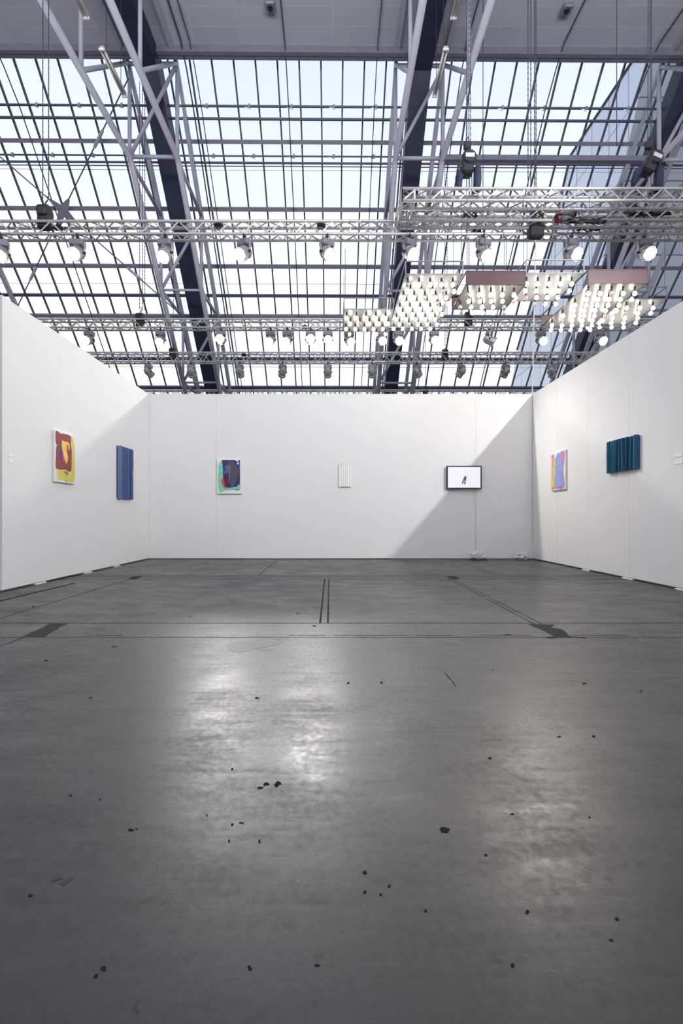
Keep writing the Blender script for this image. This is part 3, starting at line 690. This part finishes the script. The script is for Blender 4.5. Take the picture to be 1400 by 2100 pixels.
def hoist(x, y, Y, label, tilt=0, top=ZC - .2):
    p = at(x, y, Y); e = empty('electric_hoist', p); tag(e, label, 'hoist', 'electric hoists above the rectangular truss'); R = Matrix.Rotation(math.radians(tilt), 3, 'Y')
    o = lambda a, b, c: p + R @ V((a, b, c))
    mb = MB(); mb.cbox(o(-.03, 0, -.02), (.2, .2, .22), R, bev=.03); mb.lathe([(.10, -.13), (.125, -.10), (.125, .08), (.10, .12)], o(-.01, 0, .12), (0, 1, 0), 14)
    mb.build('body', M['black'], e)
    mb = MB(); mb.cbox(o(-.01, -.135, .12), (.15, .01, .07), R, bev=.003); mb.build('name_plate', M['pink_plate'], e)
    mb = MB(); mb.tube([o(-.1, 0, -.02), o(-.15, .02, -.14), o(-.15, .02, -.28), o(-.13, .02, -.38)], [.06, .07, .05, .025], 8); mb.build('cable_sleeve', M['blackcloth'], e, smooth=True)
    mb = MB(); a, b = p + V((.155, 0, .02)), p + V((.14, 0, -.40)); mb.tube([a, a + V((0, 0, -.02)), a + V((0, 0, -.2)), b, b + V((0, 0, -.02))], [.05, .065, .07, .06, .03], 10); mb.build('chain_bag', M['blackcloth'], e, smooth=True)
    mb = MB(); mb.cbox(p + V((-.02, 0, .38)), (.12, .08, .14), bev=.02); mb.tube([p + V((-.03, 0, .45)), p + V((-.04, 0, .50)), p + V((0, 0, .53)), p + V((.01, 0, .47))], .01, 6); mb.build('hook_block', M['black'], e)
    for dx in (-.035, .01, .04):
        mb = MB(); chain(mb, p + V((dx, 0, .2)), (p.x + dx * .3, p.y, top), .007); mb.build('chain', M['cable'], e)
    for dx in (-.03, .02, .06):
        MB().tube([p + V((dx, 0, -.1)), V((p.x + dx, Y, ZTR + .22))], .008, 5).build('lifting_leg', M['cable'], e)
hoist(960, 345, 7.54, 'black electric hoist with chain bag above the rectangular truss, against white glass')
hoist(1332, 345, 7.54, 'tilted black electric hoist before the frame nearest the tower', 25)
# grey red-capped motor and black cable coils lying on the nearest truss
p = at(1160, 443, 7.86); e = empty('cable_winch', p); tag(e, 'grey winch with red end caps lying on the trusses above the bulb trays', 'winch')
MB().tube([p + V((-.1, 0, -.03)), p + V((.1, 0, .04))], .075, 12).build('drum', M['grey_case'], e, smooth=True)
for a, b in (((-.17, 0, -.05), (-.10, 0, -.03)), ((.10, 0, .04), (.15, 0, .06))): MB().tube([p + V(a), p + V(b)], .072, 12).build('end_cap', M['redhoist'], e)
def coil(x0, x1, y, Y, label, n=7):
    e = empty('cable_coil', at((x0 + x1) / 2, y, Y)); tag(e, label, 'cable', 'black cable coils on the trusses'); mb = MB()
    for i in range(n):
        a, b = at(x0, y, Y), at(x1, y, Y); L_ = (b - a).length; pts = []
        for j in range(9):
            t = j / 8; q = a.lerp(b, t + random.uniform(-.04, .04)); q += V((0, random.uniform(-.05, .05), random.uniform(-.045, .045))); pts.append(q)
        mb.tube(pts, .013, 5)
    mb.build('loops', M['black'], e, smooth=True)
coil(1150, 1240, 453, 7.88, 'black cable coil on the trusses beside the red capped winch')
coil(1185, 1228, 468, 8.2, 'small black cable coil hanging just below the longer winch coil', 4)
coil(950, 978, 441, 8.0, 'small dark cable coil on the rectangular truss under the hoist', 4)
coil(1290, 1370, 438, 8.05, 'black cable coil at the right of the rectangular truss', 5)
for x, y, Y, lab in ((448, 462, 8.35, 'small black junction box inside nearest truss near left girder'), (658, 463, 8.35, 'small black junction box inside nearest truss at picture centre'), (119, 467, 8.35, 'small black clamp box beside the left chain motor'), (977, 474, 8.35, 'small black box inside nearest truss below the hoist'), (625, 671, 12.35, 'tiny black box inside the second truss near centre'), (500, 728, 14.8, 'tiny black box inside the rear truss left of centre')):
    p = at(x, y, Y); mb = MB(); mb.cbox(p, (.15, .09, .08), bev=.015); mb.cbox(p + V((0, 0, .06)), (.03, .04, .05)); mb.tube([p + V((.07, 0, 0)), p + V((.12, 0, -.05)), p + V((.14, 0, .02))], .01, 5)
    tag(mb.build('junction_box', M['black']), lab, 'box', 'small black boxes on the trusses')
# white hanging cord at the right corner
p, q = at(1098, 480, 8.3), V((XR - .02, YB - .03, ZT + .02))
o = MB().tube([p, p.lerp(q, .5) + V((.0, 0, -.02)), q], .010, 6).build('hanging_cord', M['cable_white']); tag(o, 'thin white cord from nearest truss to the right booth corner', 'cord')
# steel rods hung from the roof
for x, y0, y1, Y, lab in ((957, -60, 322, 7.54, 'dark steel rope above the hoist on white glass'), (1264, -60, 300, 8.2, 'thin steel wire hanging before the glass tower'), (990, -60, 560, 9.5, 'faint thin wire hanging left of the left maroon tray')):
    a, b = at(x, y1, Y), at(x, y1, Y); b.z = ZC - .05
    tag(MB().tube([a, b], .008, 5).build('steel_wire', M['cable']), lab, 'wire', 'steel wires hung from the ceiling')

# ================================================================== ART WORKS
def quad_uv(TL, TR_, BL, BR):
    def f(x, y):
        u = (x - BL[0]) / (BR[0] - BL[0]); t = TL[1] + (TR_[1] - TL[1]) * u; b = BL[1] + (BR[1] - BL[1]) * u
        return (min(1, max(0, u)), min(1, max(0, (b - y) / (b - t))))
    return f
def painting(name, label, org, u, n, wd, ht, layers, uvf, depth=.035):
    """org: lower left corner on the wall; u along the wall; n out of the wall"""
    org, u, n = V(org), V(u), V(n); e = empty(name, org + u * wd / 2); tag(e, label, 'painting', 'abstract paintings in the booth')
    P = lambda a, b, d: org + u * (wd * a) + V((0, 0, ht * b)) + n * d
    mb = MB(); rs = []
    for d, i in ((.004, .0), (depth - .004, .0), (depth, .004 / wd)):
        rs.append([P(i, i, d), P(1 - i, i, d), P(1 - i, 1 - i, d), P(i, 1 - i, d)])
    a = (rs[0][1] - rs[0][0]).cross(rs[0][2] - rs[0][1])
    if a.dot(n) < 0: rs = [list(reversed(r)) for r in rs]
    mb.rings(rs); mb.build('canvas', M['canvas'], e)
    for k_, (nm, col, pts, hgt) in enumerate(layers):
        uv = [uvf(*p) for p in pts]; mb = MB()
        if nm == 'paint_line':
            mb.tube([P(a, b, depth + .009) for a, b in uv], hgt, 5, up=tuple(n))
        else:
            mb.poly([P(min(.995, max(.005, a)), min(.995, max(.005, b)), depth - .001) for a, b in smooth_closed(uv)], n, hgt + .0006 * k_ + .001, inset=.0035)
        mb.build(nm, paint(*col), e)
uvL = quad_uv((225, 150), (905, 312), (225, 1840), (905, 1920))
painting('canvas_painting', 'white canvas with thick maroon and yellow paint on left wall', (XL, 6.17, 1.378), (0, 1, 0), (1, 0, 0), .49, .726, [
    ('yellow_paint', (214, 202, 88), [(750, 350), (830, 370), (850, 520), (890, 720), (893, 1000), (888, 1700), (850, 1830), (680, 1835), (590, 1838), (520, 1780), (350, 1760), (305, 1650), (300, 1430), (280, 640), (320, 600), (700, 700)], .004),
    ('pink_paint', (232, 180, 196), [(745, 600), (775, 700), (795, 830), (770, 900), (740, 800)], .005),
    ('maroon_paint', (140, 52, 58), [(265, 192), (420, 268), (520, 257), (735, 332), (745, 600), (780, 860), (765, 1400), (740, 1488), (660, 1500), (560, 1440), (280, 1408), (267, 1000), (280, 700), (312, 648), (267, 580)], .005),
    ('crimson_paint', (122, 24, 46), [(350, 1120), (420, 1130), (520, 1250), (740, 1250), (750, 1400), (660, 1470), (560, 1430), (370, 1380)], .004),
    ('green_paint', (62, 92, 88), [(340, 660), (430, 650), (445, 760), (390, 820), (345, 880)], .004),
    ('blue_paint', (66, 52, 140), [(380, 790), (440, 780), (470, 1050), (430, 1115), (360, 1060), (355, 900)], .004),
    ('violet_paint', (118, 36, 112), [(385, 880), (440, 830), (458, 950), (405, 940)], .004),
    ('orange_paint', (232, 96, 70), [(445, 760), (500, 740), (540, 1000), (560, 1160), (490, 1120), (460, 950)], .004),
    ('coral_paint', (222, 88, 92), [(585, 640), (640, 610), (665, 700), (655, 805), (590, 800)], .003),
    ('amber_paint', (244, 200, 84), [(435, 500), (460, 485), (540, 520), (640, 535), (692, 640), (682, 770), (658, 790), (655, 640), (610, 600), (580, 680), (582, 800), (620, 950), (632, 1080), (605, 1200), (570, 1248), (535, 1150), (505, 1000), (440, 760)], .006),
    ('red_dab', (206, 50, 64), [(425, 1135), (470, 1160), (525, 1235), (520, 1282), (430, 1185)], .004),
    ('grey_dab', (142, 138, 116), [(515, 1490), (635, 1510), (622, 1630), (575, 1580)], .004)], uvL)
uvB = quad_uv((275, 240), (1158, 240), (275, 1440), (1158, 1440))
painting('canvas_painting', 'white canvas with mint and navy paint on back wall', (-2.44, YB, 1.381), (1, 0, 0), (0, -1, 0), .515, .722, [
    ('mint_paint', (124, 208, 180), [(470, 300), (370, 350), (320, 520), (320, 780), (316, 1000), (322, 1200), (370, 1370), (430, 1380), (600, 1310), (720, 1316), (860, 1290), (960, 1320), (1082, 1310), (1122, 1180), (1105, 1085), (900, 1000), (560, 900), (520, 500)], .004),
    ('green_fold', (48, 158, 128), [(850, 1262), (930, 1270), (1080, 1285), (1070, 1308), (950, 1300)], .004),
    ('navy_paint', (44, 54, 112), [(462, 243), (690, 243), (872, 243), (960, 275), (1045, 320), (1060, 246), (1103, 246), (1100, 480), (1105, 1080), (1030, 1110), (1000, 1180), (830, 1212), (640, 1222), (545, 1150), (492, 870), (490, 600), (472, 400)], .005),
    ('teal_paint', (38, 82, 116), [(478, 390), (600, 400), (590, 520), (540, 600), (490, 590)], .003),
    ('white_paint', (226, 232, 240), [(985, 345), (1045, 335), (1062, 290), (1062, 400), (1030, 422), (1000, 400)], .004),
    ('violet_paint', (74, 66, 160), [(900, 300), (980, 380), (1050, 450), (1095, 500), (1090, 620), (1040, 600), (960, 420)], .003),
    ('maroon_paint', (80, 26, 70), [(510, 820), (620, 765), (720, 800), (760, 1090), (790, 1195), (640, 1215), (560, 1150), (530, 1000)], .004),
    ('slate_paint', (78, 78, 96), [(700, 290), (860, 315), (950, 420), (1030, 600), (1048, 780), (990, 980), (900, 1130), (780, 1090), (745, 900), (705, 700), (690, 450)], .005),
    ('charcoal_paint', (44, 44, 58), [(1040, 790), (1060, 850), (1030, 1010), (990, 1130), (900, 1180), (920, 1100), (990, 960)], .004),
    ('blue_dab', (64, 70, 166), [(490, 600), (560, 600), (640, 690), (700, 700), (600, 742), (500, 720)], .004),
    ('grey_swirl', (104, 112, 128), [(600, 460), (690, 420), (725, 560), (690, 680), (620, 692), (568, 600)], .005),
    ('dark_dab', (58, 54, 66), [(590, 540), (640, 560), (640, 640), (600, 630)], .005),
    ('indigo_dab', (86, 78, 170), [(790, 1110), (900, 1132), (862, 1200), (800, 1192)], .004),
    ('red_paint', (214, 66, 78), [(505, 880), (440, 950), (455, 1080), (520, 1200), (605, 1285), (565, 1180), (545, 1050), (520, 950)], .005),
    ('paint_line', (170, 92, 150), [(690, 300), (860, 312), (960, 450), (1040, 620), (1050, 760)], .0032),
    ('paint_line', (188, 190, 190), [(740, 420), (765, 520), (730, 700), (725, 850), (710, 1050)], .003),
    ('paint_line', (190, 70, 90), [(660, 960), (700, 1050), (760, 1095), (900, 1130)], .003)], uvB)
uvR = quad_uv((225, 268), (735, 180), (225, 1900), (735, 1842))
painting('canvas_painting', 'white canvas with pink, tan and periwinkle paint on right wall', (XR, 8.525, 1.392), (0, -1, 0), (-1, 0, 0), .51, .718, [
    ('pink_paint', (214, 136, 186), [(235, 360), (340, 345), (345, 470), (420, 480), (520, 290), (705, 240), (702, 640), (665, 1000), (692, 1400), (700, 1750), (580, 1835), (400, 1800), (228, 1830), (226, 1300), (228, 600)], .004),
    ('tan_paint', (226, 192, 136), [(232, 580), (320, 480), (392, 500), (395, 1000), (375, 1430), (300, 1350), (232, 1230)], .004),
    ('yellow_paint', (230, 204, 80), [(228, 1270), (300, 1400), (372, 1560), (360, 1690), (255, 1770), (230, 1650)], .005),
    ('brown_seam', (140, 110, 84), [(300, 500), (312, 640), (300, 860), (285, 860), (296, 640), (290, 520)], .003),
    ('periwinkle_paint', (150, 166, 222), [(460, 310), (560, 320), (605, 480), (645, 640), (662, 900), (640, 1280), (702, 1480), (692, 1650), (560, 1772), (490, 1772), (380, 1620), (368, 1400), (390, 900), (402, 520)], .006),
    ('blue_paint', (122, 142, 214), [(640, 1450), (702, 1490), (690, 1640), (560, 1750), (540, 1700), (620, 1600)], .003),
    ('indigo_dab', (40, 60, 150), [(372, 1605), (440, 1650), (535, 1705), (520, 1780), (470, 1720)], .004),
    ('white_dab', (240, 242, 250), [(540, 720), (600, 680), (612, 750), (570, 772)], .004),
    ('white_dab', (236, 240, 244), [(360, 385), (450, 322), (432, 450), (385, 470)], .005)], uvR)

def pleated(label, org, u, n, wd, ht, pleats, mats, depth, seam=True, seed=1, cat='wall relief', back=None):
    rnd = random.Random(seed); org, u, n = V(org), V(u), V(n); e = empty('pleated_relief', org + u * wd / 2); tag(e, label, cat, 'pleated wall works')
    P = lambda a, z, d: org + u * a + V((0, 0, z)) + n * d
    mb = MB(); rs = [[P(.004, .012, .004), P(wd - .004, .012, .004), P(wd - .004, ht - .012, .004), P(.004, ht - .012, .004)], [P(.004, .012, .022), P(wd - .004, .012, .022), P(wd - .004, ht - .012, .022), P(.004, ht - .012, .022)]]
    mb.rings(rs); mb.build('backing', back or mats[0], e)
    tw_ = [0]
    for wgt in pleats: tw_.append(tw_[-1] + wgt)
    top = [x / tw_[-1] * wd for x in tw_]; jit = [0] + [rnd.uniform(-.5, .5) for _ in pleats[1:]] + [0]
    mn = wd / len(pleats)
    tx = [a + j * mn * .5 for a, j in zip(top, jit)]; bx_ = [a - j * mn * .5 for a, j in zip(top, jit)]
    for i in range(len(pleats)):
        d0 = depth * rnd.uniform(.55, 1.0); z0 = rnd.uniform(0, .008); z1 = ht - rnd.uniform(0, .008); f = rnd.uniform(.35, .65)
        rs = []
        for k in range(9):
            t = k / 8; z = z0 + (z1 - z0) * t; a = bx_[i] + (tx[i] - bx_[i]) * t; b = bx_[i + 1] + (tx[i + 1] - bx_[i + 1]) * t
            wob = .0015 * math.sin(9 * t + i); pin = 1 - (.10 * math.exp(-((t - .5) / .02) ** 2) if seam else 0)
            if k == 4 and seam: pin = .93
            rs.append([P(a + .0022, z, .022), P(b - .0022, z, .022), P(a + (b - a) * min(.9, f + .10) + wob, z, (.022 + d0) * pin), P(a + (b - a) * max(.1, f - .10) + wob, z, (.022 + d0 * .96) * pin)])
        c_ = (rs[0][1] - rs[0][0]).cross(rs[0][2] - rs[0][1])
        mb = MB(); mb.rings([list(reversed(r)) for r in rs] if c_.z < 0 else rs); mb.build('pleat', mats[i % len(mats)], e)
    return e
b1, b2, b3 = paint(70, 94, 142), paint(58, 80, 128), paint(82, 106, 152)  # blue steps put fold shading into the pleat colour; dark backing deepens gaps
pleated('tall narrow blue pleated fabric relief on left wall', (XL, 8.0, 1.222), (0, 1, 0), (1, 0, 0), .56, .965, [2.4, .8, .7, .7, .9, 1.2, .8, .9, .7], [b1, b2, b3, b2, b1, b3, b2, b1, b2], .055, seed=4, back=paint(70, 40, 96))
t1_, t2_, t3_ = paint(16, 92, 124), paint(12, 68, 104), paint(60, 130, 156)  # alternating light and dark teals paint the shading of the folds
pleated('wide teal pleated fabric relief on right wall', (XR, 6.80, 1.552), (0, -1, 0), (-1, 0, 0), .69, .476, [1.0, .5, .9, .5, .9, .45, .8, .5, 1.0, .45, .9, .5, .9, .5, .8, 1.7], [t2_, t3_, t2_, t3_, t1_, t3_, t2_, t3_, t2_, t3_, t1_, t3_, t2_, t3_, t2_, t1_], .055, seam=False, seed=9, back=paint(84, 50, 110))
w1 = mat('ivory_fabric', (.86, .85, .81), .8, var=.01)
e = pleated('small white pleated relief on back wall beside the screen', (.125, YB, 1.526), (1, 0, 0), (0, -1, 0), .27, .49, [1, 1, 1, 1, 1, 1], [w1], .014, seam=False, seed=3)
for a, b in ((.02, .10), (.15, .175), (.19, .21), (.235, .262)): MB().box((.125 + a, YB - .034, 1.526 + .485), (.125 + b, YB - .02, 1.526 + .494)).build('slot', M['seam'], e)

# ---- wall screen
sx0, sx1, sz0, sz1 = 2.397, 3.128, 1.487, 1.968; yf = YB - .075
tv = empty('wall_screen', ((sx0 + sx1) / 2, YB, sz0)); tag(tv, 'black framed flat screen showing hanging jeans on back wall', 'screen')
MB().cbox(((sx0 + sx1) / 2, YB - .027, (sz0 + sz1) / 2), (sx1 - sx0 - .02, .05, sz1 - sz0 - .02), bev=.01).build('casing', M['tv'], tv)
b = .022; mb = MB()
mb.box((sx0, yf, sz0), (sx1, yf + .03, sz0 + b)); mb.box((sx0, yf, sz1 - b), (sx1, yf + .03, sz1)); mb.box((sx0, yf, sz0 + b), (sx0 + b, yf + .03, sz1 - b)); mb.box((sx1 - b, yf, sz0 + b), (sx1, yf + .03, sz1 - b))
mb.build('bezel', M['tv'], tv)
so = MB().box((sx0 + b, yf + .006, sz0 + b), (sx1 - b, yf + .02, sz1 - b)).build('display', M['screen'], tv)
S = lambda x, y: (sx0 + (x - 1004) / 292 * (sx1 - sx0), sz1 - (y - 107) / 178 * (sz1 - sz0))
def scr(pts, m, nm, lift=.0012):
    mb = MB(); mb.poly([(S(*p)[0], yf + .006, S(*p)[1]) for p in pts], (0, -1, 0), lift); mb.build(nm, m, so)
scr([(1152, 190), (1169, 186), (1170, 200), (1164, 222), (1161, 250), (1149, 250), (1152, 222), (1148, 215), (1140, 247), (1130, 244), (1138, 220), (1148, 200)], M['screen_blue'], 'jeans_image')
scr([(1152, 190), (1157, 188), (1150, 214), (1140, 246), (1134, 245), (1144, 215)], M['screen_dark'], 'jeans_shade', .0018)
scr([(1157.5, 130), (1159, 130), (1158.5, 188), (1157, 188)], M['screen_grey'], 'string_image', .0016)
o = MB().tube([(3.022, YB - .05, 1.49), (3.022, YB - .012, 1.44), (3.026, YB - .010, .9), (3.02, YB - .010, .4), (3.015, YB - .02, .12), (3.0, YB - .06, .05)], .006, 6).build('power_cord', M['cable_white']); tag(o, 'thin white cord from the screen to the floor', 'cord')
def crumple(c, size, seed, label, cable):
    e = empty('plastic_bundle', (c[0], c[1], 0)); tag(e, label, 'bundle', 'crumpled bundles at the back wall foot'); mb = MB(); N_, K_ = 18, 9; R = []
    for j in range(K_ + 1):
        ph = math.pi * (j / K_); ring = []
        for i in range(N_):
            t = 2 * math.pi * i / N_; q = V((math.sin(ph) * math.cos(t), math.sin(ph) * math.sin(t), math.cos(ph)))
            r = 1 + .6 * noise.noise(q * 2.6 + V((seed, 0, 0))) + .5 * abs(noise.noise(q * 6 + V((0, seed, 0))))
            z = q.z * r * size[2] + size[2] * .8
            ring.append(V((c[0] + q.x * r * size[0], c[1] + q.y * r * size[1], max(.002, z))))
        R.append(ring)
    mb.rings(list(reversed(R))); mb.build('wrap', M['plastic_bag'], e)
    mb = MB()
    if cable: mb.tube([(c[0] - size[0] * 1.5, c[1] - .03, .015), (c[0] - size[0] * .8, c[1] - .07, .02), (c[0], c[1] - .09, .012), (c[0] + size[0] * 1.1, c[1] - .05, .016), (c[0] + size[0] * 1.6, c[1] - .03, .014)], .011, 6); mb.build('cable', M['black'], e)
crumple((3.03, YB - .12, 0), (.12, .07, .085), 3.1, 'white crumpled plastic bundle on floor below the screen cord', True)
crumple((3.98, YB - .11, 0), (.12, .07, .08), 8.4, 'white crumpled plastic bundle on floor by the right corner', False)

# ---- small white caption cards
def card(p, u, n, wd, ht, label):
    p, u, n = V(p), V(u), V(n); mb = MB(); a = [p, p + u * wd, p + u * wd + V((0, 0, ht)), p + V((0, 0, ht))]
    mb.poly(a, n, .004); tag(mb.build('caption_card', M['card']), label, 'card', 'white caption cards on the walls')
card((XL + .0005, 5.34, 1.61), (0, 1, 0), (1, 0, 0), .07, .05, 'upper white caption card near the left wall end')
card((XL + .0005, 5.34, 1.54), (0, 1, 0), (1, 0, 0), .07, .05, 'lower white caption card near the left wall end')
card((-3.535, YB - .0005, 1.56), (1, 0, 0), (0, -1, 0), .05, .075, 'tall white caption card on back wall, nearer the left corner')
card((-3.465, YB - .0005, 1.57), (1, 0, 0), (0, -1, 0), .05, .055, 'short white caption card on back wall beside taller card')
card((3.76, YB - .0005, 1.62), (1, 0, 0), (0, -1, 0), .085, .03, 'white caption card on back wall right of the screen')
card((XR - .0005, 5.50, 1.62), (0, -1, 0), (-1, 0, 0), .13, .055, 'upper white caption card right of the teal relief')
card((XR - .0005, 5.50, 1.535), (0, -1, 0), (-1, 0, 0), .13, .055, 'lower white caption card right of the teal relief')

for o in bpy.data.objects:
    if '_o' in o: del o['_o']
